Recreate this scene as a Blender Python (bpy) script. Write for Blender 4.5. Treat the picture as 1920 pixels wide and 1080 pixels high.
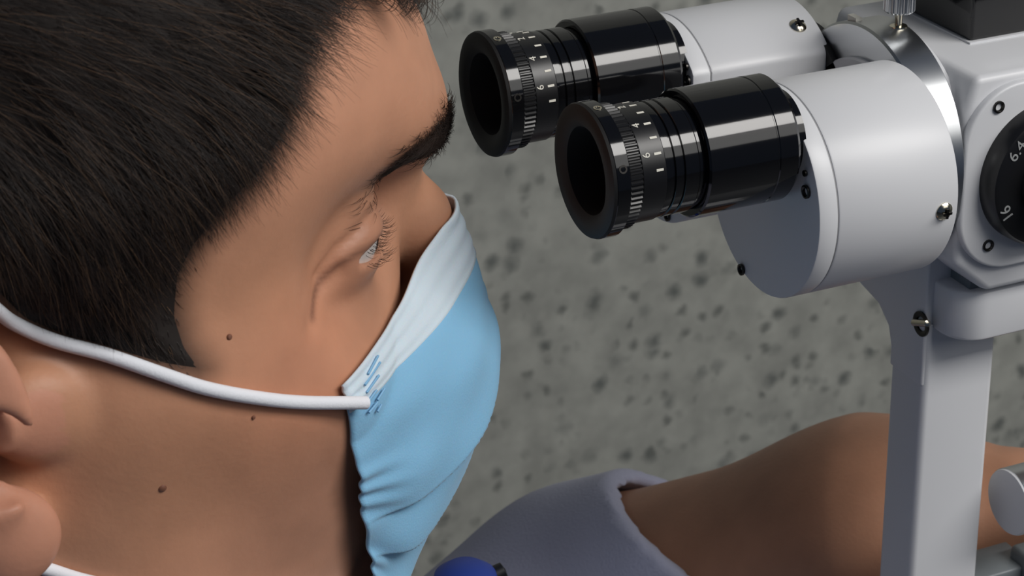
import bpy, bmesh, math, random
import numpy as np
from mathutils import Vector, Matrix
from mathutils.bvhtree import BVHTree

# ------------------------------------------------------------------ scene, camera, light, exposure
for o in list(bpy.data.objects):
    bpy.data.objects.remove(o, do_unlink=True)
SC = bpy.context.scene
COL = SC.collection
random.seed(7)
RNG = np.random.default_rng(11)
# metres; the origin lies between the two eyepieces, x along the tubes, y to the wearer's left, z up.
# everything is lifted by LIFT at the end so that the floor lies at z = 0
LIFT = 1.22

cam = bpy.data.cameras.new('camera')
cam.sensor_width = 36.0
cam.lens = 78.75
cam.clip_start = 0.02
cam.dof.use_dof = True
cam.dof.focus_distance = 0.60
cam.dof.aperture_fstop = 45.0
cam_o = bpy.data.objects.new('camera', cam)
COL.objects.link(cam_o)
_r = Vector((0.91094526, -0.41210748, -0.01860547))
_u = Vector((0.18995769, 0.37900379, 0.9056888))
_v = Vector((0.36618958, 0.82856717, -0.42353469))
m = Matrix((_r, _u, -_v)).transposed().to_4x4()
m.translation = Vector((-0.23573, -0.51906, 0.21967 + LIFT))
cam_o.matrix_world = m
SC.camera = cam_o

world = bpy.data.worlds.new('world')
SC.world = world
world.use_nodes = True
world.node_tree.nodes['Background'].inputs[0].default_value = (0.40, 0.60, 1.0, 1)
world.node_tree.nodes['Background'].inputs[1].default_value = 0.07

def area_light(name, loc, target, sx, sy, power, color):
    l = bpy.data.lights.new(name, 'AREA')
    l.shape = 'RECTANGLE'; l.size = sx; l.size_y = sy; l.energy = power; l.color = color
    o = bpy.data.objects.new(name, l); COL.objects.link(o)
    o.location = Vector(loc) + Vector((0, 0, LIFT))
    d = (Vector(target) - Vector(loc)).normalized()
    xa = (Vector((1, 0, 0)) - d * d.x).normalized()              # the long side runs along x
    o.rotation_euler = Matrix((xa, (-d).cross(xa), -d)).transposed().to_euler()
    return o
area_light('ceiling_light', (1.35, -1.15, 1.33), (1.35, 0.0, 0.05), 2.4, 0.62, 47, (1.0, 0.975, 0.94))
area_light('rear_fill_light', (1.60, -2.60, 1.40), (1.2, -0.5, -0.4), 2.4, 1.0, 12, (1.0, 0.98, 0.94))  # added fill light behind the camera, not a known fixture

SC.view_settings.view_transform = 'Standard'
SC.view_settings.look = 'None'
SC.view_settings.exposure = 0.0
SC.view_settings.gamma = 1.0
SC.view_settings.use_curve_mapping = False

# ------------------------------------------------------------------ helpers
def srgb(r, g, b):
    f = lambda c: (c / 255 / 12.92) if c / 255 <= 0.04045 else ((c / 255 + 0.055) / 1.055) ** 2.4
    return (f(r), f(g), f(b), 1.0)

def mat(name, col, rough=0.5, metal=0.0, **kw):
    M = bpy.data.materials.new(name)
    M.use_nodes = True
    b = M.node_tree.nodes['Principled BSDF']
    b.inputs['Base Color'].default_value = col
    b.inputs['Roughness'].default_value = rough
    b.inputs['Metallic'].default_value = metal
    for k, v in kw.items():
        b.inputs[k.replace('_', ' ')].default_value = v
    return M

def add_noise(M, scale, amount, bump=0.0, bscale=None, stretch=(1, 1, 1)):
    """soft procedural colour variation and a fine bump"""
    nt = M.node_tree; n = nt.nodes; L = nt.links; b = n['Principled BSDF']
    tc = n.new('ShaderNodeTexCoord')
    mp = n.new('ShaderNodeMapping'); mp.inputs['Scale'].default_value = stretch
    L.new(tc.outputs['Object'], mp.inputs[0])
    nz = n.new('ShaderNodeTexNoise'); nz.inputs['Scale'].default_value = scale; nz.inputs['Detail'].default_value = 4
    L.new(mp.outputs[0], nz.inputs['Vector'])
    col = b.inputs['Base Color'].default_value[:]
    mx = n.new('ShaderNodeMix'); mx.data_type = 'RGBA'
    mx.inputs[6].default_value = [c * (1 - amount) for c in col[:3]] + [1]
    mx.inputs[7].default_value = [min(1, c * (1 + amount)) for c in col[:3]] + [1]
    L.new(nz.outputs['Fac'], mx.inputs[0])
    L.new(mx.outputs[2], b.inputs['Base Color'])
    if bump:
        n2 = n.new('ShaderNodeTexNoise'); n2.inputs['Scale'].default_value = bscale or scale * 6
        n2.inputs['Detail'].default_value = 3
        L.new(mp.outputs[0], n2.inputs['Vector'])
        bp = n.new('ShaderNodeBump'); bp.inputs['Strength'].default_value = bump; bp.inputs['Distance'].default_value = 0.001
        L.new(n2.outputs['Fac'], bp.inputs['Height']); L.new(bp.outputs[0], b.inputs['Normal'])
    return M

def link(name, me, material, parent=None, smooth=None):
    if material is not None:
        me.materials.append(material)
    o = bpy.data.objects.new(name, me)
    COL.objects.link(o)
    if parent is not None:
        o.parent = parent
        p = parent; off = Vector((0, 0, 0))
        while p is not None:
            off += p.location; p = p.parent
        o.location = -off
    if smooth is not None:
        shade(me, smooth)
    return o

def shade(me, angle=40):
    bm = bmesh.new(); bm.from_mesh(me)
    for f in bm.faces: f.smooth = True
    lim = math.radians(angle)
    for e in bm.edges:
        if len(e.link_faces) == 2:
            e.smooth = e.calc_face_angle(0) < lim
    bm.to_mesh(me); bm.free()

def bm_obj(name, bm, material, parent=None, smooth=40):
    bmesh.ops.recalc_face_normals(bm, faces=bm.faces)
    me = bpy.data.meshes.new(name); bm.to_mesh(me); bm.free()
    return link(name, me, material, parent, smooth)

def tag(o, label=None, cat=None, group=None, kind=None):
    if label: o['label'] = label
    if cat: o['category'] = cat
    if group: o['group'] = group
    if kind: o['kind'] = kind
    return o

def empty(name, loc):
    o = bpy.data.objects.new(name, None); COL.objects.link(o)
    o.location = loc; o.empty_display_size = 0.05
    return o

def axis_frame(d):
    d = Vector(d).normalized()
    up = Vector((0, 0, 1)) if abs(d.z) < 0.95 else Vector((1, 0, 0))
    a = up.cross(d).normalized(); b = d.cross(a)
    return d, a, b

def lathe(bm, origin, d, prof, seg=64, radial=None):
    """prof = [(distance along d, radius)]; closed at axis where radius is 0; radial(k, i) modulates the radius"""
    o = Vector(origin); d, a, b = axis_frame(d)
    rings = []
    for i, (t, r) in enumerate(prof):
        if r <= 1e-7:
            rings.append([bm.verts.new(o + d * t)])
        else:
            ring = []
            for k in range(seg):
                an = 2 * math.pi * k / seg
                rr = r * (radial(k, i) if radial else 1)
                ring.append(bm.verts.new(o + d * t + (a * math.cos(an) + b * math.sin(an)) * rr))
            rings.append(ring)
    for A, B in zip(rings[:-1], rings[1:]):
        if len(A) == 1 and len(B) == 1: continue
        for k in range(seg):
            k2 = (k + 1) % seg
            if len(A) == 1: bm.faces.new((A[0], B[k], B[k2]))
            elif len(B) == 1: bm.faces.new((A[k], B[0], A[k2]))
            else: bm.faces.new((A[k], B[k], B[k2], A[k2]))

def lathe_obj(name, origin, d, prof, material, parent=None, seg=64, radial=None, smooth=35):
    bm = bmesh.new(); lathe(bm, origin, d, prof, seg, radial)
    return bm_obj(name, bm, material, parent, smooth)

def prism(bm, pts, axis, a0, a1):
    """polygon pts (2D) extruded along axis ('x','y','z') from a0 to a1"""
    def P(u, v, w):
        return {'x': (w, u, v), 'y': (u, w, v), 'z': (u, v, w)}[axis]
    A = [bm.verts.new(P(u, v, a0)) for u, v in pts]
    B = [bm.verts.new(P(u, v, a1)) for u, v in pts]
    n = len(pts)
    bm.faces.new(A); bm.faces.new(B[::-1])
    for i in range(n):
        bm.faces.new((A[i], A[(i + 1) % n], B[(i + 1) % n], B[i]))

def prism_obj(name, pts, axis, a0, a1, material, parent=None, bevel=0.0, bseg=3, smooth=35):
    bm = bmesh.new(); prism(bm, pts, axis, a0, a1)
    bmesh.ops.recalc_face_normals(bm, faces=bm.faces)
    if bevel:
        es = [e for e in bm.edges if e.calc_face_angle(0) > math.radians(30)]
        bmesh.ops.bevel(bm, geom=es, offset=bevel, segments=bseg, profile=0.5, affect='EDGES', clamp_overlap=True)
    return bm_obj(name, bm, material, parent, smooth)

def rect(x0, x1, y0, y1):
    return [(x0, y0), (x1, y0), (x1, y1), (x0, y1)]

def round_rect(cx, cy, hx, hy, r, n=8):
    pts = []
    for qx, qy, a0 in ((1, 1, 0), (-1, 1, 90), (-1, -1, 180), (1, -1, 270)):
        for i in range(n + 1):
            an = math.radians(a0 + 90 * i / n)
            pts.append((cx + qx * (hx - r) + r * math.cos(an), cy + qy * (hy - r) + r * math.sin(an)))
    return pts

def tube(bm, pts, rad, seg=10):
    pts = [Vector(p) for p in pts]; n = len(pts)
    rings = []; prev = None
    for i, p in enumerate(pts):
        t = (pts[min(i + 1, n - 1)] - pts[max(i - 1, 0)]).normalized()
        if prev is None:
            a = t.orthogonal().normalized()
        else:
            a = (prev - t * prev.dot(t)).normalized()
        prev = a; b = t.cross(a)
        r = rad(i / (n - 1)) if callable(rad) else rad
        rings.append([bm.verts.new(p + (a * math.cos(2 * math.pi * k / seg) + b * math.sin(2 * math.pi * k / seg)) * r) for k in range(seg)])
    for A, B in zip(rings[:-1], rings[1:]):
        for k in range(seg):
            bm.faces.new((A[k], A[(k + 1) % seg], B[(k + 1) % seg], B[k]))
    bm.faces.new(rings[0][::-1]); bm.faces.new(rings[-1])

def spline(pts, n):
    """Catmull-Rom through pts"""
    P = [np.array(p, float) for p in pts]
    P = [2 * P[0] - P[1]] + P + [2 * P[-1] - P[-2]]
    out = []; segs = len(P) - 3
    for j in range(n):
        t = j / (n - 1) * segs; i = min(int(t), segs - 1); t -= i
        p0, p1, p2, p3 = P[i:i + 4]
        out.append(0.5 * ((2 * p1) + (-p0 + p2) * t + (2 * p0 - 5 * p1 + 4 * p2 - p3) * t * t + (-p0 + 3 * p1 - 3 * p2 + p3) * t ** 3))
    return np.array(out)

# ------------------------------------------------------------------ the room
FLOORM = mat('terrazzo', srgb(140, 141, 135), 0.55)
def terrazzo(M):
    nt = M.node_tree; n = nt.nodes; L = nt.links; b = n['Principled BSDF']
    tc = n.new('ShaderNodeTexCoord')
    warp = n.new('ShaderNodeTexNoise'); warp.inputs['Scale'].default_value = 95; warp.inputs['Detail'].default_value = 3
    L.new(tc.outputs['Object'], warp.inputs['Vector'])
    wm = n.new('ShaderNodeMix'); wm.data_type = 'VECTOR'; wm.inputs[0].default_value = 0.009
    L.new(tc.outputs['Object'], wm.inputs[4]); L.new(warp.outputs['Color'], wm.inputs[5])
    col = None
    big = n.new('ShaderNodeTexNoise'); big.inputs['Scale'].default_value = 45; big.inputs['Detail'].default_value = 5
    L.new(tc.outputs['Object'], big.inputs['Vector'])
    r0 = n.new('ShaderNodeValToRGB')
    r0.color_ramp.elements[0].position = 0.32; r0.color_ramp.elements[0].color = srgb(140, 141, 135)
    r0.color_ramp.elements[1].position = 0.68; r0.color_ramp.elements[1].color = srgb(160, 161, 154)
    L.new(big.outputs['Fac'], r0.inputs[0]); col = r0.outputs[0]
    for scale, thr, width, c, amt, seed in ((50.0, 0.40, 0.30, (78, 83, 81), 0.78, 1.3), (76.0, 0.42, 0.30, (92, 95, 91), 0.75, 4.7), (66.0, 0.40, 0.24, (158, 158, 151), 0.45, 9.1)):
        mp = n.new('ShaderNodeMapping'); mp.inputs['Location'].default_value = (seed, seed * 2, seed * 3)
        L.new(wm.outputs[1], mp.inputs[0])
        v = n.new('ShaderNodeTexVoronoi'); v.inputs['Scale'].default_value = scale; v.inputs['Randomness'].default_value = 1.0
        L.new(mp.outputs[0], v.inputs['Vector'])
        mr = n.new('ShaderNodeMapRange'); mr.inputs[1].default_value = thr; mr.inputs[2].default_value = thr - width; mr.inputs[3].default_value = 0; mr.inputs[4].default_value = amt
        L.new(v.outputs['Distance'], mr.inputs[0])
        sx_ = n.new('ShaderNodeSeparateColor'); L.new(v.outputs['Color'], sx_.inputs[0])
        pick = n.new('ShaderNodeMapRange'); pick.inputs[1].default_value = 0.35; pick.inputs[2].default_value = 0.75
        L.new(sx_.outputs[0], pick.inputs[0])
        mu = n.new('ShaderNodeMath'); mu.operation = 'MULTIPLY'; L.new(mr.outputs[0], mu.inputs[0]); L.new(pick.outputs[0], mu.inputs[1])
        mx = n.new('ShaderNodeMix'); mx.data_type = 'RGBA'; mx.inputs[7].default_value = srgb(*c)
        L.new(mu.outputs[0], mx.inputs[0]); L.new(col, mx.inputs[6]); col = mx.outputs[2]
    L.new(col, b.inputs['Base Color'])
terrazzo(FLOORM)
FLOORG = add_noise(mat('floor_tile', srgb(74, 77, 82), 0.5), 20, 0.15)
tag(prism_obj('floor', rect(-3.5, 4.5, -3.5, 0.84), 'z', -LIFT - 0.05, -LIFT, FLOORG), kind='structure')
WALLM = mat('wall_paint', srgb(190, 192, 188), 0.8)
tag(prism_obj('wall_back', rect(-3.5, 4.5, 0.72, 0.84), 'z', -LIFT, 1.6, FLOORM), kind='structure')
tag(prism_obj('wall_right', rect(4.5, 4.6, -3.5, 0.84), 'z', -LIFT, 1.6, WALLM), kind='structure')

# ------------------------------------------------------------------ the microscope
WHITE = add_noise(mat('white_enamel', srgb(212, 213, 216), 0.42, Coat_Weight=0.15, Coat_Roughness=0.25), 20, 0.015)
BLACK = mat('black_anodised', srgb(14, 14, 16), 0.09, Specular_IOR_Level=0.6)
RUBBER = mat('black_rubber', srgb(17, 17, 18), 0.62)
SATIN = mat('black_satin', srgb(20, 20, 22), 0.34)
INK = mat('white_ink', srgb(225, 222, 210), 0.6)
ALU = add_noise(mat('brushed_aluminium', srgb(196, 198, 200), 0.28, 1.0), 8, 0.05)
NICKEL = mat('nickel', srgb(205, 198, 180), 0.18, 1.0)
DARKSTEEL = mat('dark_steel', srgb(70, 68, 66), 0.35, 1.0)
GLASS = mat('lens_glass', srgb(8, 8, 12), 0.05, Coat_Weight=0.5)
SEAM = mat('seam_grey', srgb(150, 150, 152), 0.6)
DIALINK = mat('dial_ink', srgb(150, 152, 152), 0.6)
GREYBOX = mat('grey_casting', srgb(120, 126, 130), 0.4)

scope = empty('slit_lamp_microscope', (0.136, -0.008, -0.40))
tag(scope, 'white slit lamp microscope with two black eyepieces and a pale support column', 'microscope')

def text_mesh(body, size, material, parent, M, name='marking', depth=0.00008):
    cu = bpy.data.curves.new(name, 'FONT'); cu.body = body; cu.size = size
    cu.align_x = 'CENTER'; cu.align_y = 'CENTER'; cu.extrude = depth
    t = bpy.data.objects.new('t', cu); COL.objects.link(t)
    dg = bpy.context.evaluated_depsgraph_get()
    me = bpy.data.meshes.new_from_object(t.evaluated_get(dg))
    bpy.data.objects.remove(t)
    me.transform(M)
    me.name = name
    return link(name, me, material, parent)

def frame(o, right, up):
    r, u = Vector(right).normalized(), Vector(up).normalized()
    m = Matrix((r, u, r.cross(u))).transposed().to_4x4(); m.translation = Vector(o)
    return m

# direction round a tube: 0 = level towards the near side, 90 = up
def around(deg):
    a = math.radians(deg)
    return Vector((0, -math.cos(a), math.sin(a)))

def eyepiece(y, hole_deg, digit_off):
    c = Vector((0, y, 0)); X = (1, 0, 0)
    ep = lathe_obj('eyepiece_barrel', c, X, [(0.0155, 0.0), (0.0155, 0.0152), (0.0168, 0.0155), (0.0186, 0.0155), (0.0189, 0.0150), (0.0192, 0.0150), (0.0195, 0.0155), (0.0214, 0.0155), (0.0217, 0.0150), (0.0220, 0.0150), (0.0223, 0.0155),
        (0.0262, 0.0155), (0.0266, 0.0152), (0.0274, 0.0152), (0.0275, 0.0148), (0.0283, 0.0148), (0.0284, 0.0168), (0.0289, 0.0173), (0.0488, 0.0173), (0.0490, 0.0171), (0.0493, 0.0171), (0.0495, 0.0173), (0.0548, 0.0173), (0.0558, 0.0165), (0.0558, 0.0125), (0.0600, 0.0125), (0.0600, 0)], BLACK, scope, seg=96)
    # eyecup with a sunk lens
    cup = lathe_obj('eyecup', c, X, [(0.0140, 0.0100), (0.0060, 0.0108), (0.0012, 0.0118), (0.0000, 0.0135), (-0.0002, 0.0165), (0.0004, 0.0178), (0.0012, 0.0181)], RUBBER, ep, seg=96)
    lathe_obj('lens', c, X, [(0.0132, 0.0), (0.0136, 0.006), (0.0142, 0.0101), (0.0146, 0.0101)], GLASS, ep, seg=48)
    lathe_obj('locking_ring', c, X, [(0.0013, 0.0130), (0.0010, 0.0178), (0.0014, 0.0181), (0.0050, 0.0181), (0.0054, 0.0176), (0.0054, 0.0130)], BLACK, ep, seg=96)
    for dg, big in ((hole_deg, False), (hole_deg + 62, True)):
        d = around(dg)
        lathe_obj('set_screw', c + Vector((0.0032, 0, 0)) + d * 0.0175, d, [(0, 0.00115), (0.0007, 0.00115), (0.0007, 0.0007), (0.0003, 0.0006), (0.0003, 0)], NICKEL if big else DARKSTEEL, ep, seg=16)
    # knurled dioptre ring
    bm = bmesh.new()
    lathe(bm, c, X, [(0.0054, 0.0130), (0.0054, 0.0160), (0.0058, 0.0168), (0.0092, 0.0168), (0.0096, 0.0162), (0.0096, 0.0130)], 288,
          radial=lambda k, i: 1.0 if i in (0, 5) or (k % 4) in (0, 1) else 0.972)
    bm_obj('knurled_ring', bm, SATIN, ep, 20)
    # dioptre scale: figures and strokes round the ring
    sr = lathe_obj('scale_ring', c, X, [(0.0096, 0.0130), (0.0096, 0.0155), (0.0099, 0.0158), (0.0164, 0.0158), (0.0167, 0.0155), (0.0167, 0.0130)], SATIN, ep, seg=96)
    for k, ch in enumerate(('6', '', '4', '', '2', '', '0', '', '2', '', '4')):
        for kk in ((k,) if k else (k, -1)):
            a = digit_off + kk * 15.5
            d = around(a); tang = around(a + 90)
            p = c + d * 0.01588
            if kk >= 0 and ch:
                text_mesh(ch, 0.0030, INK, sr, frame(p + Vector((0.0114, 0, 0)), tang, (-1, 0, 0)), 'figure')
            bm = bmesh.new(); prism(bm, rect(0.0, 0.0020, -0.00032, 0.00032), 'z', -0.00005, 0.00005)
            M = frame(p + Vector((0.0136, 0, 0)), (1, 0, 0), tang)
            bm.transform(M)
            bm_obj('stroke', bm, INK, sr)
    return ep
eyepiece(-0.0325, 20, 28)
eyepiece(0.0325, 14, 19)

def screw(p, d, r, parent, material=NICKEL, name='screw'):
    p, d = Vector(p), Vector(d).normalized()
    s = lathe_obj(name, p - d * 0.0006, d, [(0, r * 1.02), (0.0008, r), (0.0015, r * 0.72), (0.0018, r * 0.35), (0.0018, 0)], material, parent, seg=28)
    _, a, b = axis_frame(d)
    for q in (a, b):                                         # cross recess as two dark bars
        bm = bmesh.new(); prism(bm, rect(-r * 0.55, r * 0.55, -r * 0.13, r * 0.13), 'z', 0.00145, 0.0019)
        q2 = d.cross(q); bm.transform(frame(p - d * 0.0000, q, q2))
        bm_obj('cross_recess', bm, DARKSTEEL, s)
    return s
def socket_screw(p, d, r, parent, name='socket_screw'):
    p, d = Vector(p), Vector(d).normalized()
    return lathe_obj(name, p, d, [(0.0, r), (0.0006, r), (0.0007, r * 0.75), (0.0004, r * 0.6), (-0.0003, r * 0.55), (-0.0003, 0)], DARKSTEEL, parent, seg=20)

def drum_profile(cy, cz, R, flat, n=120):
    """circle cut by an upright flat on the inner side"""
    pts = []
    for k in range(n):
        a = 2 * math.pi * k / n
        y, z = R * math.cos(a), R * math.sin(a)
        if cy < 0: y = min(y, flat - cy)
        else: y = max(y, flat - cy)
        pts.append((cy + y, cz + z))
    out = [pts[0]]
    for p in pts[1:]:
        if math.hypot(p[0] - out[-1][0], p[1] - out[-1][1]) > 1e-5: out.append(p)
    return out
def housing(cy, cz, R, flat, x0, x1, name):
    lip = 0.0058
    h = prism_obj(name, drum_profile(cy, cz, R, flat), 'x', x0 + lip + 0.0003, x1, WHITE, scope, bevel=0.0006, bseg=2, smooth=30)
    prism_obj('front_plate', drum_profile(cy, cz, R, flat), 'x', x0, x0 + lip, WHITE, h, bevel=0.0005, bseg=2, smooth=30)
    prism_obj('seam', drum_profile(cy, cz, R - 0.0004, flat + (-0.0004 if cy < 0 else 0.0004)), 'x', x0 + lip - 0.0006, x0 + lip + 0.0009, SEAM, h, smooth=30)
    return h
HN = housing(-0.0247, -0.0197, 0.0300, 0.0040, 0.0590, 0.1030, 'prism_housing')
HF = housing(0.0390, -0.0200, 0.0315, 0.0160, 0.0590, 0.1050, 'prism_housing')
socket_screw((0.0588, -0.0478, -0.0110), (-1, 0, 0), 0.0019, HN)
socket_screw((0.0588, -0.0470, -0.0060), (-1, 0, 0), 0.0009, HN)
socket_screw((0.0588, -0.0150, -0.0472), (-1, 0, 0), 0.0017, HN)
screw((0.0985, -0.0247 - 0.0300 * math.cos(math.radians(4)), -0.0197 - 0.0300 * math.sin(math.radians(4))), (0, -1, -0.07), 0.0026, HN)
socket_screw((0.0588, 0.0185, -0.0010), (-1, 0, 0), 0.0017, HF)
socket_screw((0.0588, 0.0195, 0.0030), (-1, 0, 0), 0.0011, HF)
socket_screw((0.0588, 0.0300, -0.0478), (-1, 0, 0), 0.0017, HF)
a_ = math.radians(118)
screw((0.0985, 0.0390 + 0.0315 * math.cos(a_), -0.0200 + 0.0315 * math.sin(a_)), (0, math.cos(a_), math.sin(a_)), 0.0026, HF)
screw((0.0900, -0.0180, -0.0490), (0, 0.25, -1), 0.0022, HN, DARKSTEEL)

# pivot plates, black gasket and the aluminium mounting ring
lathe_obj('gasket', (0.1035, 0.030, -0.022), (1, 0, 0), [(0, 0), (0, 0.028), (0.0045, 0.028), (0.0045, 0)], RUBBER, scope, seg=64)
lathe_obj('pivot_plate', (0.1035, -0.004, -0.026), (1, 0, 0), [(0, 0), (0, 0.0300), (0.0006, 0.0305), (0.0030, 0.0305), (0.0030, 0)], WHITE, scope, seg=96)
RING = lathe_obj('mounting_ring', (0.1055, 0.000, -0.0230), (1, 0, 0), [(0, 0), (0, 0.0360), (0.0006, 0.0367), (0.0118, 0.0367), (0.0124, 0.0360), (0.0124, 0)], ALU, scope, seg=128)
bm = bmesh.new(); prism(bm, rect(0.1068, 0.1088, 0.0060, 0.0105), 'z', 0.0120, 0.0141); bm_obj('index_mark', bm, INK, RING)
# knurled clamping screw on top of the ring
CS = lathe_obj('clamp_screw', (0.1150, -0.0035, 0.0120), (0, 0, 1), [(0, 0), (0, 0.0030), (0.0016, 0.0026), (0.0018, 0.0011), (0.0060, 0.0011), (0.0060, 0)], NICKEL, scope, seg=32)
lathe_obj('knurled_head', (0.1150, -0.0035, 0.0178), (0, 0, 1), [(0, 0), (0, 0.0040), (0.0006, 0.0046), (0.0160, 0.0046), (0.0166, 0.0040), (0.0166, 0)], ALU, CS, seg=96,
          radial=lambda k, i: 1.0 if i in (0, 5) or k % 4 < 2 else 0.95, smooth=15)

# body with chamfered corners, magnification dial on a raised plate
BXZ = [(0.1192, -0.0040), (0.1222, 0.0058), (0.2300, 0.0058), (0.2300, -0.0621), (0.1311, -0.0621), (0.1192, -0.0516)]
BODY = prism_obj('magnification_body', BXZ, 'y', -0.033, 0.040, WHITE, scope, bevel=0.0022, bseg=3)
lathe_obj('body_collar', (0.1172, 0.000, -0.0230), (1, 0, 0), [(0, 0), (0, 0.0325), (0.0040, 0.0330), (0.0040, 0)], WHITE, scope, seg=96)
PCX, PCZ = 0.1452, -0.0253
PLATE = prism_obj('dial_plate', round_rect(PCX, PCZ, 0.0270, 0.0285, 0.0180, 14), 'y', -0.0355, -0.0325, WHITE, BODY, bevel=0.0009, bseg=3)
for x, z in ((0.1282, -0.0029), (0.1283, -0.0454)):
    socket_screw((x, -0.0355, z), (0, -1, 0), 0.0018, PLATE)
DIAL = lathe_obj('magnification_dial', (PCX, -0.0350, PCZ), (0, -1, 0), [(0, 0), (0, 0.0215), (0.0050, 0.0213), (0.0065, 0.0204), (0.0070, 0.0192), (0.0068, 0.0115), (0.0110, 0.0105), (0.0110, 0)], SATIN, scope, seg=128)
grip = round_rect(PCX, PCZ, 0.0050, 0.0115, 0.0030, 6)
ca_, sa_ = math.cos(math.radians(-52)), math.sin(math.radians(-52))
grip = [(PCX + (x - PCX) * ca_ - (z - PCZ) * sa_, PCZ + (x - PCX) * sa_ + (z - PCZ) * ca_) for x, z in grip]
prism_obj('grip_bar', grip, 'y', -0.0560, -0.0455, SATIN, DIAL, bevel=0.0012)
def dial_text(s, ang, r=0.0178, size=0.0050):
    """figures written clockwise round the dial, tops outwards; ang from the right, anticlockwise as seen from the front"""
    a = math.radians(ang)
    out = Vector((math.cos(a), 0, math.sin(a))); tang = Vector((math.sin(a), 0, -math.cos(a)))
    text_mesh(s, size, DIALINK, DIAL, frame(Vector((PCX, -0.0421, PCZ)) + out * r, tang, out), 'figure')
dial_text('6.4', 143)
dial_text('16', 206)

# black unit on top, with a pale strip on its side
TOPB = prism_obj('top_unit', rect(0.1375, 0.2200, -0.0075, 0.0330), 'z', 0.0062, 0.0700, BLACK, scope, bevel=0.0012)
prism_obj('base_gasket', rect(0.1368, 0.2200, -0.0084, 0.0335), 'z', 0.0056, 0.0064, WHITE, TOPB)
bm = bmesh.new(); prism(bm, rect(0.1425, 0.1600, 0.0215, 0.0240), 'y', -0.0084, -0.0070); bm_obj('trim_strip', bm, ALU, TOPB)

# bracket under the body, and the column
LOW = prism_obj('column_head', round_rect(0.1725, 0.0010, 0.0470, 0.0300, 0.0100, 10), 'z', -0.0805, -0.0645, WHITE, scope, bevel=0.0012, bseg=3, smooth=30)
prism_obj('head_gap', rect(0.1310, 0.2150, -0.0650, -0.0610), 'y', -0.0250, 0.028, GREYBOX, LOW)
NECK = [(-0.0150, -0.100), (0.0025, -0.100), (0.0025, -0.0935), (0.0045, -0.0875), (0.0105, -0.0825), (0.0220, -0.0800), (0.0400, -0.0760), (0.0400, -0.050), (-0.0150, -0.050)]
COLM = prism_obj('column', round_rect(0.1363, -0.0065, 0.0130, 0.0092, 0.0022, 5), 'z', -0.372, -0.0790, WHITE, scope, bevel=0.0)
NK = prism_obj('column_neck', NECK, 'x', 0.1229, 0.1400, WHITE, COLM, bevel=0.0008)
socket_screw((0.1228, -0.0135, -0.0790), (-1, 0, 0), 0.0040, COLM, 'clamp_socket')
lathe_obj('clamp_pin', (0.1218, -0.0108, -0.0795), (0, -0.93, 0.36), [(0, 0), (0, 0.0011), (0.0076, 0.0011), (0.0081, 0)], NICKEL, COLM, seg=16)
prism_obj('column_foot', round_rect(0.1600, -0.0040, 0.0700, 0.0500, 0.015, 8), 'z', -0.400, -0.370, WHITE, scope, bevel=0.004)

# side knob with a polished rim, on a grey arm to the right of the column
ARM = prism_obj('side_arm', rect(0.1700, 0.2600, -0.0360, -0.0040), 'z', -0.1900, -0.1745, GREYBOX, scope, bevel=0.002)
KN = lathe_obj('side_knob', (0.1560, -0.0200, -0.1465), (1, 0, 0), [(0, 0), (0, 0.0105), (0.0004, 0.0110), (0.0220, 0.0110), (0.0225, 0.0104), (0.0225, 0)], ALU, scope, seg=72)
lathe_obj('knob_face', (0.1556, -0.0200, -0.1465), (1, 0, 0), [(0, 0), (0, 0.0106), (0.0006, 0.0108), (0.0010, 0)], WHITE, KN, seg=72)
lathe_obj('knob_shaft', (0.1780, -0.0200, -0.1465), (1, 0, 0), [(0, 0), (0, 0.0055), (0.050, 0.0055), (0.050, 0)], ALU, KN, seg=32)
prism_obj('knob_post', rect(0.2150, 0.2350, -0.0290, -0.0110), 'z', -0.1760, -0.1380, GREYBOX, ARM, bevel=0.0015)
prism_obj('arm_stay', rect(0.1450, 0.1750, -0.0120, 0.0040), 'z', -0.1890, -0.1790, GREYBOX, ARM, bevel=0.001)

# table that carries it
TABM = add_noise(mat('table_laminate', srgb(70, 74, 80), 0.45), 12, 0.05)
table = empty('instrument_table', (0.22, -0.02, -LIFT))
tag(table, 'dark laminate instrument table on one column under the microscope', 'table')
prism_obj('table_top', round_rect(0.218, -0.020, 0.252, 0.190, 0.03, 8), 'z', -0.428, -0.400, TABM, table, bevel=0.004)
lathe_obj('table_column', (0.36, -0.02, -LIFT + 0.03), (0, 0, 1), [(0, 0), (0, 0.035), (LIFT - 0.46, 0.035), (LIFT - 0.46, 0)], GREYBOX, table, seg=32)
prism_obj('table_foot', round_rect(0.36, -0.02, 0.10, 0.22, 0.03, 8), 'z', -LIFT, -LIFT + 0.035, GREYBOX, table, bevel=0.006)

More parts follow.
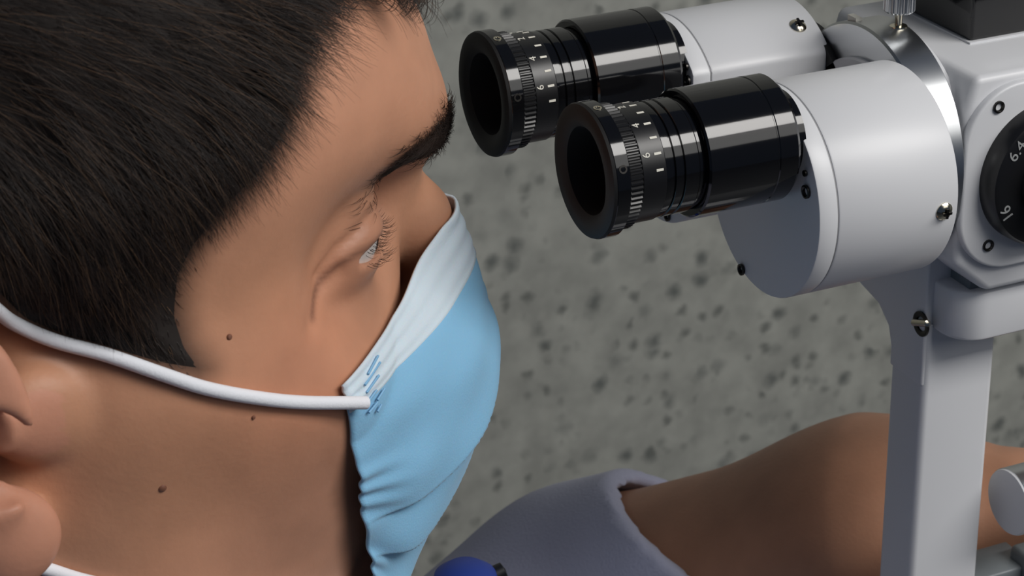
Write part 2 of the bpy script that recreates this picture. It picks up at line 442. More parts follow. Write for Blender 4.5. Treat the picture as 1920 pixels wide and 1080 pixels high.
# ------------------------------------------------------------------ figure: signed distance shapes meshed as one surface
f4 = np.float32
def smin(a, b, k):
    h = np.maximum(k - np.abs(a - b), 0) / k
    return np.minimum(a, b) - h * h * (k / 4)
def ssub(a, b, k):                     # a minus b, softly
    return -smin(-a, b, k)
def smax(a, b, k):
    return -smin(-a, -b, k)
def ell(p, c, r, rot=None):
    q = [p[i] - f4(c[i]) for i in range(3)]
    if rot is not None:
        q = [q[0] * f4(rot[i][0]) + q[1] * f4(rot[i][1]) + q[2] * f4(rot[i][2]) for i in range(3)]
    k0 = np.sqrt(sum((q[i] / f4(r[i])) ** 2 for i in range(3)))
    k1 = np.sqrt(sum((q[i] / f4(r[i] ** 2)) ** 2 for i in range(3)))
    return k0 * (k0 - 1) / np.maximum(k1, 1e-6)
def cap(p, a, b, ra, rb=None):
    rb = ra if rb is None else rb
    ba = [f4(b[i] - a[i]) for i in range(3)]; L2 = sum(x * x for x in ba)
    q = [p[i] - f4(a[i]) for i in range(3)]
    t = np.clip((q[0] * ba[0] + q[1] * ba[1] + q[2] * ba[2]) / L2, 0, 1)
    return np.sqrt(sum((q[i] - t * ba[i]) ** 2 for i in range(3))) - (f4(ra) + f4(rb - ra) * t)

EYE = (-0.0715, 0.0325, -0.0045)       # far eye; the near one is mirrored

# folds of the lids as lines seen from the side (x, z): crease above the lid, fold at the outer corner, fold below
EYE_FOLDS = (
    (((-0.0560, 0.0030), (-0.0640, 0.0030), (-0.0740, -0.0010), (-0.0800, -0.0060)), 0.0010, 0.0012),
    (((-0.0740, -0.0070), (-0.0800, -0.0090), (-0.0860, -0.0140)), 0.0007, 0.0018),
    (((-0.0600, -0.0150), (-0.0700, -0.0160), (-0.0780, -0.0160)), 0.0005, 0.0025),
)
def groove(d, q, pts, A, w):
    m = None
    for (x0, z0), (x1, z1) in zip(pts[:-1], pts[1:]):
        bx, bz = f4(x1 - x0), f4(z1 - z0); px, pz = q[0] - f4(x0), q[2] - f4(z0)
        t = np.clip((px * bx + pz * bz) / (bx * bx + bz * bz), 0, 1)
        k = (px - t * bx) ** 2 + (pz - t * bz) ** 2
        m = k if m is None else np.minimum(m, k)
    return d + f4(A) * np.exp(-m / f4(2 * w * w)) * (q[1] > 0.02)

def sd_face(p):
    x, y, z = p; a = np.abs(y); q = (x, a, z)
    d = ell(q, (-0.137, 0, 0.030), (0.096, 0.0745, 0.083))
    d = smin(d, ell(q, (-0.0965, 0, 0.024), (0.0605, 0.0600, 0.050)), 0.025)
    d = smin(d, ell(q, (-0.095, 0, -0.045), (0.050, 0.048, 0.055)), 0.03)
    d = smin(d, ell(q, (-0.121, 0.030, -0.045), (0.053, 0.0390, 0.058)), 0.03)
    d = smin(d, ell(q, (-0.105, 0, -0.080), (0.050, 0.046, 0.040)), 0.03)
    d = smin(d, cap(q, (-0.084, 0.044, -0.032), (-0.124, 0.0615, -0.021), 0.0125, 0.010), 0.025)     # cheekbone
    d = smin(d, cap(q, (-0.145, 0.056, -0.030), (-0.134, 0.053, -0.085), 0.012, 0.014), 0.025)        # jaw
    d = smin(d, cap(q, (-0.134, 0.053, -0.085), (-0.070, 0.018, -0.115), 0.014, 0.013), 0.025)
    d = smin(d, ell(q, (-0.065, 0, -0.112), (0.018, 0.020, 0.018)), 0.02)
    d = smin(d, ell(q, (-0.060, 0, -0.085), (0.020, 0.026, 0.022)), 0.02)
    # brow ridge and outer rim of the socket
    d = smin(d, cap(q, (-0.0415, 0.008, 0.0155), (-0.058, 0.033, 0.0180), 0.0100, 0.0085), 0.016)
    d = smin(d, cap(q, (-0.058, 0.033, 0.0180), (-0.0855, 0.0470, 0.0115), 0.0085, 0.006), 0.016)
    d = smin(d, cap(q, (-0.087, 0.0485, 0.004), (-0.089, 0.0490, -0.022), 0.006, 0.007), 0.02)
    d = ssub(d, ell(q, (-0.0440, 0.0600, -0.0030), (0.034, 0.0210, 0.0165)), 0.030)                   # outer side of the socket
    d = ssub(d, ell(q, (-0.0520, 0.0340, -0.0035), (0.018, 0.0180, 0.0110)), 0.014)                   # socket
    # nose
    d = smin(d, cap(q, (-0.0450, 0, 0.001), (-0.0345, 0, -0.0180), 0.0060, 0.0078), 0.010)
    d = smin(d, cap(q, (-0.0345, 0, -0.0180), (-0.0275, 0, -0.043), 0.0080, 0.0085), 0.008)
    d = smin(d, ell(q, (-0.0285, 0, -0.0475), (0.0105, 0.0105, 0.0095)), 0.010)
    d = smin(d, ell(q, (-0.0400, 0.0110, -0.0515), (0.0105, 0.0060, 0.0070)), 0.008)
    d = ssub(d, ell(q, (-0.0330, 0.0060, -0.0590), (0.0060, 0.0032, 0.0050)), 0.003)
    # mouth
    d = smin(d, ell(q, (-0.0430, 0, -0.0790), (0.0060, 0.018, 0.0045)), 0.006)
    d = smin(d, ell(q, (-0.0440, 0, -0.0885), (0.0065, 0.016, 0.0050)), 0.006)
    d = ssub(d, cap(q, (-0.0375, 0, -0.0838), (-0.0485, 0.024, -0.0845), 0.0018), 0.003)
    # lids over the eyeball, slit looking forward and down
    e = np.sqrt((x - EYE[0]) ** 2 + (a - EYE[1]) ** 2 + (z - EYE[2]) ** 2)
    d = smin(d, e - 0.0150, 0.010)
    for pts, A, w in (EYE_FOLDS):
        d = groove(d, (x, a, z), pts, A, w)
    slit = ell(q, (-0.0600, 0.0350, -0.0062), (0.0125, 0.0165, 0.0030), ((0.94, -0.34, 0), (0.34, 0.94, 0), (0, 0, 1)))
    d = ssub(d, slit, 0.0018)
    return d

def sd_ear(p):
    x, y, z = p; a = np.abs(y); q = (x, a, z)
    c, s = math.cos(math.radians(22)), math.sin(math.radians(22))
    R = ((c, s, 0), (-s, c, 0), (0, 0, 1))
    d = ell(q, (-0.176, 0.0815, -0.010), (0.019, 0.0065, 0.029), R)
    # helix: a bent rim
    pts = [(-0.176, 0.0800, 0.000), (-0.170, 0.0795, 0.012), (-0.175, 0.083, 0.020), (-0.187, 0.088, 0.013), (-0.194, 0.090, -0.004), (-0.188, 0.087, -0.022), (-0.176, 0.0825, -0.036)]
    for A, B in zip(pts[:-1], pts[1:]):
        d = smin(d, cap(q, A, B, 0.0040), 0.004)
    d = ssub(d, ell(q, (-0.1695, 0.0880, -0.016), (0.0105, 0.0100, 0.0125)), 0.004)        # concha
    d = ssub(d, cap(q, (-0.166, 0.0850, -0.0260), (-0.1560, 0.0800, -0.0300), 0.0026), 0.003)
    d = smin(d, ell(q, (-0.1560, 0.0730, -0.0150), (0.0110, 0.0060, 0.0110)), 0.008)       # tragus
    d = smin(d, ell(q, (-0.1660, 0.0800, -0.0405), (0.0120, 0.0065, 0.0120)), 0.006)       # lobe
    return d

SHL, ELL_, WRL = (-0.130, 0.155, -0.385), (0.0890, 0.141, -0.2630), (0.199, 0.030, -0.1960)
SHR, ELR, WRR = (-0.200, -0.170, -0.275), (-0.170, -0.235, -0.530), (0.040, -0.150, -0.605)
FARM_MID = (0.1660, 0.0640, -0.2130)
HIP, KNEE, ANK = (-0.250, 0.095, -0.715), (0.170, 0.130, -0.705), (0.120, 0.135, -1.120)

def hand(q, W, fwd, side, up, s=1.0, curl=0.9):
    """palm, four curled fingers and a thumb; fwd along the forearm, side towards the thumb, up = back of the hand"""
    W, F, S, U = (np.array(v, float) for v in (W, fwd, side, up))
    F /= np.linalg.norm(F); S -= F * S.dot(F); S /= np.linalg.norm(S); U = U - F * U.dot(F) - S * U.dot(S); U /= np.linalg.norm(U)
    R = (tuple(F), tuple(S), tuple(U))
    d = ell(q, tuple(W + F * 0.050 * s), (0.050 * s, 0.041 * s, 0.0165 * s), R)
    d = smin(d, cap(q, tuple(W), tuple(W + F * 0.045), 0.024 * s, 0.020 * s), 0.02)
    for i, (off, L) in enumerate(((0.029, 0.072), (0.010, 0.080), (-0.009, 0.075), (-0.027, 0.058))):
        p = W + F * (0.088 - abs(off - 0.008) * 0.25) * s + S * off * s
        r = 0.0092 * s if i < 3 else 0.0080 * s
        d = smin(d, cap(q, tuple(W + F * 0.05 * s + S * off * 0.7 * s), tuple(p), r * 1.1), 0.008)
        an = 0.35 * curl
        for seg, l in ((0, 0.45), (1, 0.31), (2, 0.24)):
            n = p + (F * math.cos(an) - U * math.sin(an)) * L * l * s
            d = smin(d, cap(q, tuple(p), tuple(n), r, r * 0.93), 0.0035)
            p = n; r *= 0.92; an += 0.75 * curl
    t0 = W + F * 0.022 * s + S * 0.026 * s - U * 0.004
    t1 = t0 + (F * 0.6 + S * 0.75 - U * 0.25) * 0.040 * s
    t2 = t1 + (F * 0.9 + S * 0.25 - U * 0.35) * 0.032 * s
    t3 = t2 + (F * 0.9 - S * 0.10 - U * 0.45) * 0.026 * s
    d = smin(d, cap(q, tuple(t0), tuple(t1), 0.016 * s, 0.0115 * s), 0.012)
    d = smin(d, cap(q, tuple(t1), tuple(t2), 0.0108 * s, 0.0100 * s), 0.004)
    d = smin(d, cap(q, tuple(t2), tuple(t3), 0.0100 * s, 0.0085 * s), 0.004)
    return d

def sd_neck(p):
    d = cap(p, (-0.165, 0, -0.060), (-0.205, 0, -0.215), 0.052, 0.058)
    d = smin(d, cap(p, (-0.172, 0.045, -0.050), (-0.150, 0.020, -0.210), 0.018, 0.014), 0.03)
    d = smin(d, cap(p, (-0.172, -0.045, -0.050), (-0.150, -0.020, -0.210), 0.018, 0.014), 0.03)
    return d
def sd_trunk(p):
    x, y, z = p; q = (x, np.abs(y), z)
    d = ell(q, (-0.215, 0, -0.390), (0.105, 0.160, 0.200))
    d = smin(d, cap(q, (-0.205, 0.03, -0.225), (-0.195, 0.135, -0.275), 0.045, 0.055), 0.06)
    d = smin(d, ell(q, (-0.235, 0, -0.580), (0.110, 0.148, 0.160)), 0.08)
    d = smin(d, ell(q, (-0.255, 0, -0.715), (0.125, 0.165, 0.100)), 0.08)
    return d
def sd_arm_l_upper(p):
    return cap(p, SHL, ELL_, 0.048, 0.035)
def sd_arm_l(p):
    d = smin(cap(p, (-0.19, 0.12, -0.290), SHL, 0.055, 0.049), sd_arm_l_upper(p), 0.05)
    d = smin(d, cap(p, ELL_, FARM_MID, 0.0415, 0.0425), 0.02)
    d = smin(d, cap(p, FARM_MID, WRL, 0.0425, 0.0270), 0.03)
    return d
def sd_arm_r_upper(p):
    return cap(p, SHR, ELR, 0.056, 0.043)
def sd_arm_r(p):
    d = smin(cap(p, (-0.20, -0.12, -0.275), SHR, 0.055, 0.056), sd_arm_r_upper(p), 0.05)
    mid = tuple(ELR[i] * 0.65 + WRR[i] * 0.35 for i in range(3))
    d = smin(d, cap(p, ELR, mid, 0.043, 0.041), 0.02)
    d = smin(d, cap(p, mid, WRR, 0.041, 0.027), 0.03)
    return d
def sd_legs(p):
    q = (p[0], np.abs(p[1]), p[2])
    d = smin(cap(q, HIP, KNEE, 0.088, 0.060), cap(q, KNEE, ANK, 0.060, 0.036), 0.03)
    return d
def sd_body(p):
    d = smin(sd_neck(p), sd_trunk(p), 0.05)
    d = smin(d, sd_arm_l(p), 0.03)
    d = smin(d, sd_arm_r(p), 0.03)
    d = smin(d, sd_legs(p), 0.06)
    d = smin(d, hand(p, WRL, (0.80, -0.42, -0.42), (0.1, 0.3, 0.9), (-0.45, -0.85, 0.15), 0.95, 1.15), 0.012)
    d = smin(d, hand(p, WRR, (0.9, 0.25, -0.25), (0.2, 0.9, 0), (0.25, 0, 0.95), 0.95, 0.35), 0.012)
    return d
def sd_person(p):
    d = sd_body(p)
    h = smin(sd_face(p), sd_ear(p), 0.006)
    return smin(d, h, 0.022)

def grade(*segs):
    """grid coordinates with a spacing per stretch"""
    out = [segs[0][0]]
    for a, b, h in segs:
        n = max(1, round((b - a) / h)); out += list(np.linspace(a, b, n + 1)[1:])
    return np.array(out, np.float32)

def nets(sdf, gx, gy, gz, B=8, chunk=220):
    """surface nets on a graded grid; only blocks near the surface are sampled"""
    def pad(g):
        n = (-len(g)) % B
        return np.concatenate([g, g[-1] + (g[-1] - g[-2]) * np.arange(1, n + 1, dtype=np.float32)]) if n else g
    gx, gy, gz = pad(gx), pad(gy), pad(gz)
    nb = [len(g) // B for g in (gx, gy, gz)]
    lo = [g.reshape(-1, B)[:, 0] for g in (gx, gy, gz)]
    hi = [np.append(l[1:], g[-1]) for l, g in zip(lo, (gx, gy, gz))]
    cx, cy, cz = [(a + b) / 2 for a, b in zip(lo, hi)]
    hx, hy, hz = [(b - a) / 2 for a, b in zip(lo, hi)]
    CX, CY, CZ = np.meshgrid(cx, cy, cz, indexing='ij')
    half = np.sqrt(hx[:, None, None] ** 2 + hy[None, :, None] ** 2 + hz[None, None, :] ** 2)
    dc = sdf((CX.ravel(), CY.ravel(), CZ.ravel())).reshape(CX.shape)
    act = np.abs(dc) < half * 1.5 + 0.006
    F = np.repeat(np.repeat(np.repeat(np.where(dc > 0, f4(1), f4(-1)), B, 0), B, 1), B, 2).astype(np.float32)
    idx = np.argwhere(act)
    rng = np.arange(B)
    for s in range(0, len(idx), chunk):
        I = idx[s:s + chunk]
        ix = (I[:, 0:1] * B + rng)[:, :, None, None]; iy = (I[:, 1:2] * B + rng)[:, None, :, None]; iz = (I[:, 2:3] * B + rng)[:, None, None, :]
        sh = (len(I), B, B, B)
        X = np.broadcast_to(gx[ix], sh).ravel(); Y = np.broadcast_to(gy[iy], sh).ravel(); Z = np.broadcast_to(gz[iz], sh).ravel()
        F[ix, iy, iz] = sdf((X, Y, Z)).reshape(sh)
    S = F < 0
    nx, ny, nz = F.shape
    cnt = np.zeros((nx - 1, ny - 1, nz - 1), np.int8)
    for a in (0, 1):
        for b in (0, 1):
            for c in (0, 1):
                cnt += S[a:nx - 1 + a, b:ny - 1 + b, c:nz - 1 + c]
    cells = np.argwhere((cnt > 0) & (cnt < 8))
    vid = np.full(cnt.shape, -1, np.int32); vid[tuple(cells.T)] = np.arange(len(cells))
    acc = np.zeros((len(cells), 3)); num = np.zeros(len(cells))
    G = (gx, gy, gz)
    corner = [(a, b, c) for a in (0, 1) for b in (0, 1) for c in (0, 1)]
    for A in corner:
        for ax in range(3):
            if A[ax]: continue
            Bc = list(A); Bc[ax] = 1
            ia = cells + np.array(A); ib = cells + np.array(Bc)
            fa = F[tuple(ia.T)]; fb = F[tuple(ib.T)]
            k = (fa < 0) != (fb < 0)
            t = np.where(k, fa / np.where(fa == fb, 1, fa - fb), 0)
            pa = np.stack([G[j][ia[:, j]] for j in range(3)], 1); pb = np.stack([G[j][ib[:, j]] for j in range(3)], 1)
            acc += np.where(k[:, None], pa + (pb - pa) * t[:, None], 0); num += k
    V = acc / num[:, None]
    quads = []
    for ax in range(3):
        sl0 = [slice(None)] * 3; sl1 = [slice(None)] * 3
        sl0[ax] = slice(0, -1); sl1[ax] = slice(1, None)
        e = np.argwhere(S[tuple(sl0)] != S[tuple(sl1)])
        b, c = [(1, 2), (2, 0), (0, 1)][ax]
        e = e[(e[:, b] > 0) & (e[:, c] > 0)]
        o1 = np.zeros(3, int); o1[b] = 1; o2 = np.zeros(3, int); o2[c] = 1
        def g(i):
            i = np.minimum(i, np.array(vid.shape) - 1)
            return vid[tuple(i.T)]
        q = np.stack([g(e - o1 - o2), g(e - o2), g(e), g(e - o1)], 1)
        inside = S[tuple(e.T)]
        q[~inside] = q[~inside][:, ::-1]
        quads.append(q[(q >= 0).all(1)])
    Q = np.concatenate(quads)
    # one Newton step onto the surface
    for _ in range(2):
        h = 0.0004
        P = V.astype(np.float32)
        d0 = sdf(tuple(P.T))
        g = np.stack([sdf(tuple((P + np.eye(3, dtype=np.float32)[i] * f4(h)).T)) - d0 for i in range(3)], 1) / h
        n2 = np.maximum((g * g).sum(1), 0.2)
        step = np.clip(d0 / n2, -0.0012, 0.0012)
        V = V - g * step[:, None]
    return V, Q

def mesh_from(name, V, Q):
    me = bpy.data.meshes.new(name)
    me.from_pydata(V.tolist(), [], Q.tolist())
    me.polygons.foreach_set('use_smooth', np.ones(len(me.polygons), bool))
    me.update()
    return me

# ---- the wearer
gx = grade((-0.40, -0.26, 0.008), (-0.26, -0.175, 0.003), (-0.175, -0.09, 0.0016), (-0.09, -0.012, 0.0010), (-0.012, 0.32, 0.004))
gy = grade((-0.33, -0.105, 0.008), (-0.105, -0.012, 0.0013), (-0.012, 0.06, 0.002), (0.06, 0.26, 0.004))
gz = grade((-1.18, -0.70, 0.016), (-0.70, -0.33, 0.008), (-0.33, -0.13, 0.004), (-0.13, -0.062, 0.002), (-0.062, 0.03, 0.0010), (0.03, 0.125, 0.0025))
BV, BQ = nets(sd_person, gx, gy, gz)
BVH = BVHTree.FromPolygons([tuple(v) for v in BV], [tuple(q) for q in BQ.tolist()])

def side_skin(x, z, lift=0.0, side=-1):
    """point on the skin of one side of the head at (x, z), raised by lift"""
    h = BVH.ray_cast(Vector((x, side * 0.3, z)), Vector((0, -side, 0)))
    return h[0] + h[1] * lift

HAIRLINE = [(-0.046, 0.0745), (-0.060, 0.0705), (-0.0725, 0.0640), (-0.0810, 0.0575), (-0.0850, 0.0510), (-0.0868, 0.0450), (-0.0900, 0.0387), (-0.0971, 0.0307),
            (-0.1070, 0.0240), (-0.1145, 0.0168), (-0.1180, 0.0109), (-0.1195, 0.0021), (-0.1185, -0.0043), (-0.1150, -0.0115),
            (-0.1180, -0.0130), (-0.1270, -0.0095), (-0.1346, -0.0060), (-0.1488, 0.0010), (-0.1560, 0.0060), (-0.1640, 0.0180), (-0.1800, 0.0230), (-0.1960, 0.0100),
            (-0.1980, -0.0300), (-0.2020, -0.0750), (-0.2700, -0.0750), (-0.2700, 0.15), (-0.046, 0.15)]
def poly_dist(px, pz, poly):
    """signed distance to a polygon in the side view, positive inside"""
    d = np.full(px.shape, 1e9); ins = np.zeros(px.shape, bool)
    n = len(poly)
    for i in range(n):
        x0, z0 = poly[i]; x1, z1 = poly[(i + 1) % n]
        bx, bz = x1 - x0, z1 - z0
        t = np.clip(((px - x0) * bx + (pz - z0) * bz) / (bx * bx + bz * bz), 0, 1)
        d = np.minimum(d, np.hypot(px - x0 - t * bx, pz - z0 - t * bz))
        c = ((z0 > pz) != (z1 > pz)) & (px < (x1 - x0) * (pz - z0) / (z1 - z0 + 1e-12) + x0)
        ins ^= c
    return np.where(ins, d, -d)
def line_dist(px, pz, pts):
    d = np.full(px.shape, 1e9)
    for (x0, z0), (x1, z1) in zip(pts[:-1], pts[1:]):
        bx, bz = x1 - x0, z1 - z0
        t = np.clip(((px - x0) * bx + (pz - z0) * bz) / (bx * bx + bz * bz), 0, 1)
        d = np.minimum(d, np.hypot(px - x0 - t * bx, pz - z0 - t * bz))
    return d
sstep = lambda a, b, v: (lambda t: t * t * (3 - 2 * t))(np.clip((v - a) / (b - a), 0, 1))

hd = poly_dist(BV[:, 0], BV[:, 2], HAIRLINE)                     # > 0 under the hair
on_head = (BV[:, 2] > -0.078) & (BV[:, 0] > -0.30)
earish = (np.abs(BV[:, 1]) > 0.0775) & (BV[:, 0] < -0.155) & (BV[:, 2] < 0.026)
hd[~on_head | earish] = -0.05

# skin tones by area: shaved beard area, warm cheek and ear, lips, stubble at the hairline, brow roots
base = np.array(srgb(193, 141, 111)[:3]); tone = np.tile(base, (len(BV), 1))
def blend(w, c):
    global tone
    c = np.array(srgb(*c)[:3]); tone = tone * (1 - w[:, None]) + c * w[:, None]
X_, Y_, Z_ = BV.T
A_ = np.abs(Y_)
BROW = [(-0.0315, 0.0105), (-0.0400, 0.0140), (-0.0500, 0.0155), (-0.0600, 0.0120), (-0.0670, 0.0055)]
head_z = Z_ > -0.16
beard = sstep(-0.030, -0.075, Z_ - 0.35 * (X_ + 0.11)) * sstep(-0.20, -0.175, X_) * head_z
blend(0.5 * sstep(0.0, 0.035, Z_) * (X_ > -0.14) * head_z, (206, 150, 122))  # forehead a little lighter and warmer
blend(0.35 * beard, (140, 103, 92))
blend(0.30 * np.exp(-((X_ + 0.09) ** 2 + (Z_ + 0.022) ** 2) / 0.0005) * (A_ > 0.02) * head_z, (190, 118, 92))
blend(0.45 * ((A_ > 0.077) & (X_ < -0.150) & (Z_ > -0.06)), (204, 142, 122))
blend(0.35 * np.exp(-((X_ + 0.060) ** 2 + (Z_ + 0.004) ** 2) / 0.00022) * (A_ > 0.012) * head_z, (128, 86, 76))  # darker round the eyes
blend(0.85 * np.exp(-(np.hypot((X_ + 0.039), (Z_ + 0.085)) / 0.008) ** 2) * (A_ < 0.024), (150, 84, 78))
blend(0.55 * np.exp(-(line_dist(X_, Z_, BROW) / 0.0042) ** 2) * (0.25 + 0.75 * sstep(-0.066, -0.045, X_)) * (A_ > 0.006) * head_z, (48, 36, 32))
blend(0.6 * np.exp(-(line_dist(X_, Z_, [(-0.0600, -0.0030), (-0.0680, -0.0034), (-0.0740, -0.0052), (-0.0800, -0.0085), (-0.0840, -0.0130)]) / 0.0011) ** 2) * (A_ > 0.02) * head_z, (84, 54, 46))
blend(sstep(-0.007, 0.006, hd), (38, 30, 26))
arm = (X_ > 0.02) & (Z_ < -0.10) & (Z_ > -0.33)
blend(0.35 * arm, (150, 108, 86))  # forearm tinted darker, shade put into its skin colour

SKIN = mat('skin', (1, 1, 1, 1), 0.48, Subsurface_Weight=0.10, Subsurface_Scale=0.004, Specular_IOR_Level=0.35)
nt = SKIN.node_tree; n = nt.nodes; L = nt.links; bs = n['Principled BSDF']
bs.inputs['Subsurface Radius'].default_value = (1.0, 0.35, 0.2)
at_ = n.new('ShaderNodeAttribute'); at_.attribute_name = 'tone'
nz = n.new('ShaderNodeTexNoise'); nz.inputs['Scale'].default_value = 55; nz.inputs['Detail'].default_value = 5
tc = n.new('ShaderNodeTexCoord'); L.new(tc.outputs['Object'], nz.inputs['Vector'])
rp = n.new('ShaderNodeMapRange'); rp.inputs[1].default_value = 0.3; rp.inputs[2].default_value = 0.7; rp.inputs[3].default_value = 0.90; rp.inputs[4].default_value = 1.08
L.new(nz.outputs['Fac'], rp.inputs[0])
vm = n.new('ShaderNodeVectorMath'); vm.operation = 'SCALE'
L.new(at_.outputs['Color'], vm.inputs[0]); L.new(rp.outputs[0], vm.inputs['Scale'])
L.new(vm.outputs[0], bs.inputs['Base Color'])
n2 = n.new('ShaderNodeTexNoise'); n2.inputs['Scale'].default_value = 700; n2.inputs['Detail'].default_value = 2
L.new(tc.outputs['Object'], n2.inputs['Vector'])
bp = n.new('ShaderNodeBump'); bp.inputs['Strength'].default_value = 0.12; bp.inputs['Distance'].default_value = 0.0006
L.new(n2.outputs['Fac'], bp.inputs['Height']); L.new(bp.outputs[0], bs.inputs['Normal'])

person = empty('person', (-0.25, 0, -LIFT))
tag(person, 'person with short dark hair in a blue face mask leaning in to the microscope eyepieces', 'person')
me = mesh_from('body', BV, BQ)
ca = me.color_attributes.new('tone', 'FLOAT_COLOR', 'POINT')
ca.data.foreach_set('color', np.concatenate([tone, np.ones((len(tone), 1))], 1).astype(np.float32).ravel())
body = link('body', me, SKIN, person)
BN = np.zeros((len(BV), 3)); me.vertices.foreach_get('co', np.zeros(len(BV) * 3, np.float32))
nb_ = np.zeros(len(BV) * 3, np.float32); me.vertices.foreach_get('normal', nb_); BN = nb_.reshape(-1, 3).astype(float)

# eyes
EYEW = mat('eye_white', srgb(214, 204, 198), 0.15, Coat_Weight=0.6)
IRIS = mat('iris', srgb(48, 28, 18), 0.1, Coat_Weight=0.8)
for s in (-1, 1):
    ex, ey, ez = EYE[0], s * EYE[1], EYE[2]
    look = Vector((0.96, -s * 0.06, -0.12)).normalized(); R0 = 0.0132
    c = Vector((ex, ey, ez))
    e = lathe_obj('eye', c - look * R0, look, [(R0 * (1 - math.cos(a)), R0 * math.sin(a)) for a in np.linspace(0, math.pi, 22)], EYEW, person, seg=40)
    lathe_obj('iris', c + look * (R0 * 0.90), look, [(-0.0006, 0.0058), (0.0004, 0.0056), (0.0012, 0.0044), (0.0017, 0.0025), (0.0019, 0.0)], IRIS, e, seg=32)

# hair: a shell that thickens away from the hairline, and single strands over it
HAIRM = mat('hair', srgb(34, 28, 25), 0.55, Specular_IOR_Level=0.25)
STR = mat('hair_strand', srgb(40, 31, 26), 0.42, Specular_IOR_Level=0.35)
nt = STR.node_tree; n = nt.nodes; L = nt.links
hi = n.new('ShaderNodeHairInfo'); cr = n.new('ShaderNodeValToRGB')
cr.color_ramp.elements[0].color = srgb(30, 25, 24); cr.color_ramp.elements[1].color = srgb(104, 80, 60)
cr.color_ramp.elements[1].position = 1.0; e_ = cr.color_ramp.elements.new(0.75); e_.color = srgb(50, 41, 37)
L.new(hi.outputs['Random'], cr.inputs[0]); L.new(cr.outputs[0], n['Principled BSDF'].inputs['Base Color'])

def hair_thick(hdv, z):
    return 0.0085 * sstep(0.0, 0.030, hdv) + 0.010 * sstep(0.03, 0.10, z) * sstep(0.0, 0.02, hdv)
fm = (hd[BQ] > -0.002).all(1)
hq = BQ[fm]; used = np.unique(hq); remap = np.full(len(BV), -1); remap[used] = np.arange(len(used))
hv = BV[used] + BN[used] * (hair_thick(hd[used], BV[used][:, 2])[:, None] - 0.0004 + 0.0004 * sstep(0, .004, hd[used])[:, None])
hair = link('hair', mesh_from('hair', hv, remap[hq]), HAIRM, person)

def strands(name, roots, tips_fn, npts, rad, material, parent):
    """roots (n,3); tips_fn(t) gives offsets (n,3) at t in 0..1"""
    nS = len(roots)
    cu = bpy.data.hair_curves.new(name)
    cu.add_curves([npts] * nS)
    ts = np.linspace(0, 1, npts)
    P = np.stack([roots + tips_fn(t) for t in ts], 1)
    cu.position_data.foreach_set('vector', P.astype(np.float32).ravel())
    ra = cu.attributes.get('radius') or cu.attributes.new('radius', 'FLOAT', 'POINT')
    ra.data.foreach_set('value', np.tile(rad * (1 - 0.85 * ts ** 1.5), nS).astype(np.float32))
    return link(name, cu, material, parent)

def sample(mask_w, count):
    """random surface points weighted by mask_w per face"""
    a = BV[BQ[:, 0]]; b = BV[BQ[:, 1]]; c = BV[BQ[:, 2]]; d = BV[BQ[:, 3]]
    ar = 0.5 * np.linalg.norm(np.cross(c - a, d - b), axis=1) * mask_w
    f = RNG.choice(len(BQ), count, p=ar / ar.sum())
    u, v = RNG.random(count)[:, None], RNG.random(count)[:, None]
    P = (a[f] * (1 - u) + b[f] * u) * (1 - v) + (d[f] * (1 - u) + c[f] * u) * v
    N = BN[BQ[f, 0]]
    return P, N, f
nrm = lambda v: v / np.maximum(np.linalg.norm(v, axis=1, keepdims=True), 1e-9)

fw = sstep(-0.001, 0.010, hd[BQ].mean(1))
P, N, f = sample(fw, 80000)
h_ = hd[BQ[f, 0]]; thick = hair_thick(h_, P[:, 2])
sy = np.sign(P[:, 1]) + (P[:, 1] == 0)
top = sstep(0.035, 0.095, P[:, 2])[:, None]
clump = np.sin(P[:, 0] * 420 + 3 * np.sin(P[:, 2] * 190))[:, None] * 0.22
flow = np.array([0.30, 0, -1.0]) * (1 - top) + np.array([0.9, 0, -0.25]) * top
flow = flow + clump * np.array([1.0, 0, 0.2]) + RNG.normal(0, 0.09, P.shape)
flow = nrm(flow - N * (flow * N).sum(1, keepdims=True))
len_ = (0.0035 + 0.0235 * sstep(0.0, 0.03, h_) + 0.012 * top[:, 0]) * RNG.uniform(0.6, 1.15, len(P))
lift = thick * RNG.uniform(0.80, 1.15, len(P)) + 0.0003
curl = RNG.normal(0, 1, P.shape) * 0.0004 * (1 + 5 * top)
def tip(t):
    return N * (lift * (1 - (1 - t) ** 2.2))[:, None] + flow * (len_ * t)[:, None] - N * (0.25 * lift * t ** 3)[:, None] + curl * math.sin(3.2 * t)
tag(strands('hair_strands', P - N * 0.0003, tip, 6, 0.00008, STR, hair), kind='stuff')

# loose curls over the forehead
rows = []
for (x, z, y) in ((-0.054, 0.072, -0.030), (-0.050, 0.071, -0.022), (-0.060, 0.070, -0.038), (-0.046, 0.069, -0.010), (-0.066, 0.066, -0.046), (-0.048, 0.070, 0.000), (-0.045, 0.070, 0.012)):
    for k in range(120):
        rows.append((x + RNG.normal(0, .0022), y + RNG.normal(0, .0035), z + RNG.normal(0, .002)))
P2 = np.array(rows)
ph = RNG.normal(0, .25, len(P2)) + np.repeat(np.arange(7), 120) * 0.9
def tip2(t):
    an = ph + t * 4.2
    return np.stack([0.010 * t + 0.0045 * np.sin(an), -0.004 * t + 0.003 * np.cos(an * 1.1), -0.013 * t + 0.004 * (np.cos(an) - np.cos(ph))], 1)
tag(strands('forelock', P2, tip2, 9, 0.00011, STR, hair), kind='stuff')

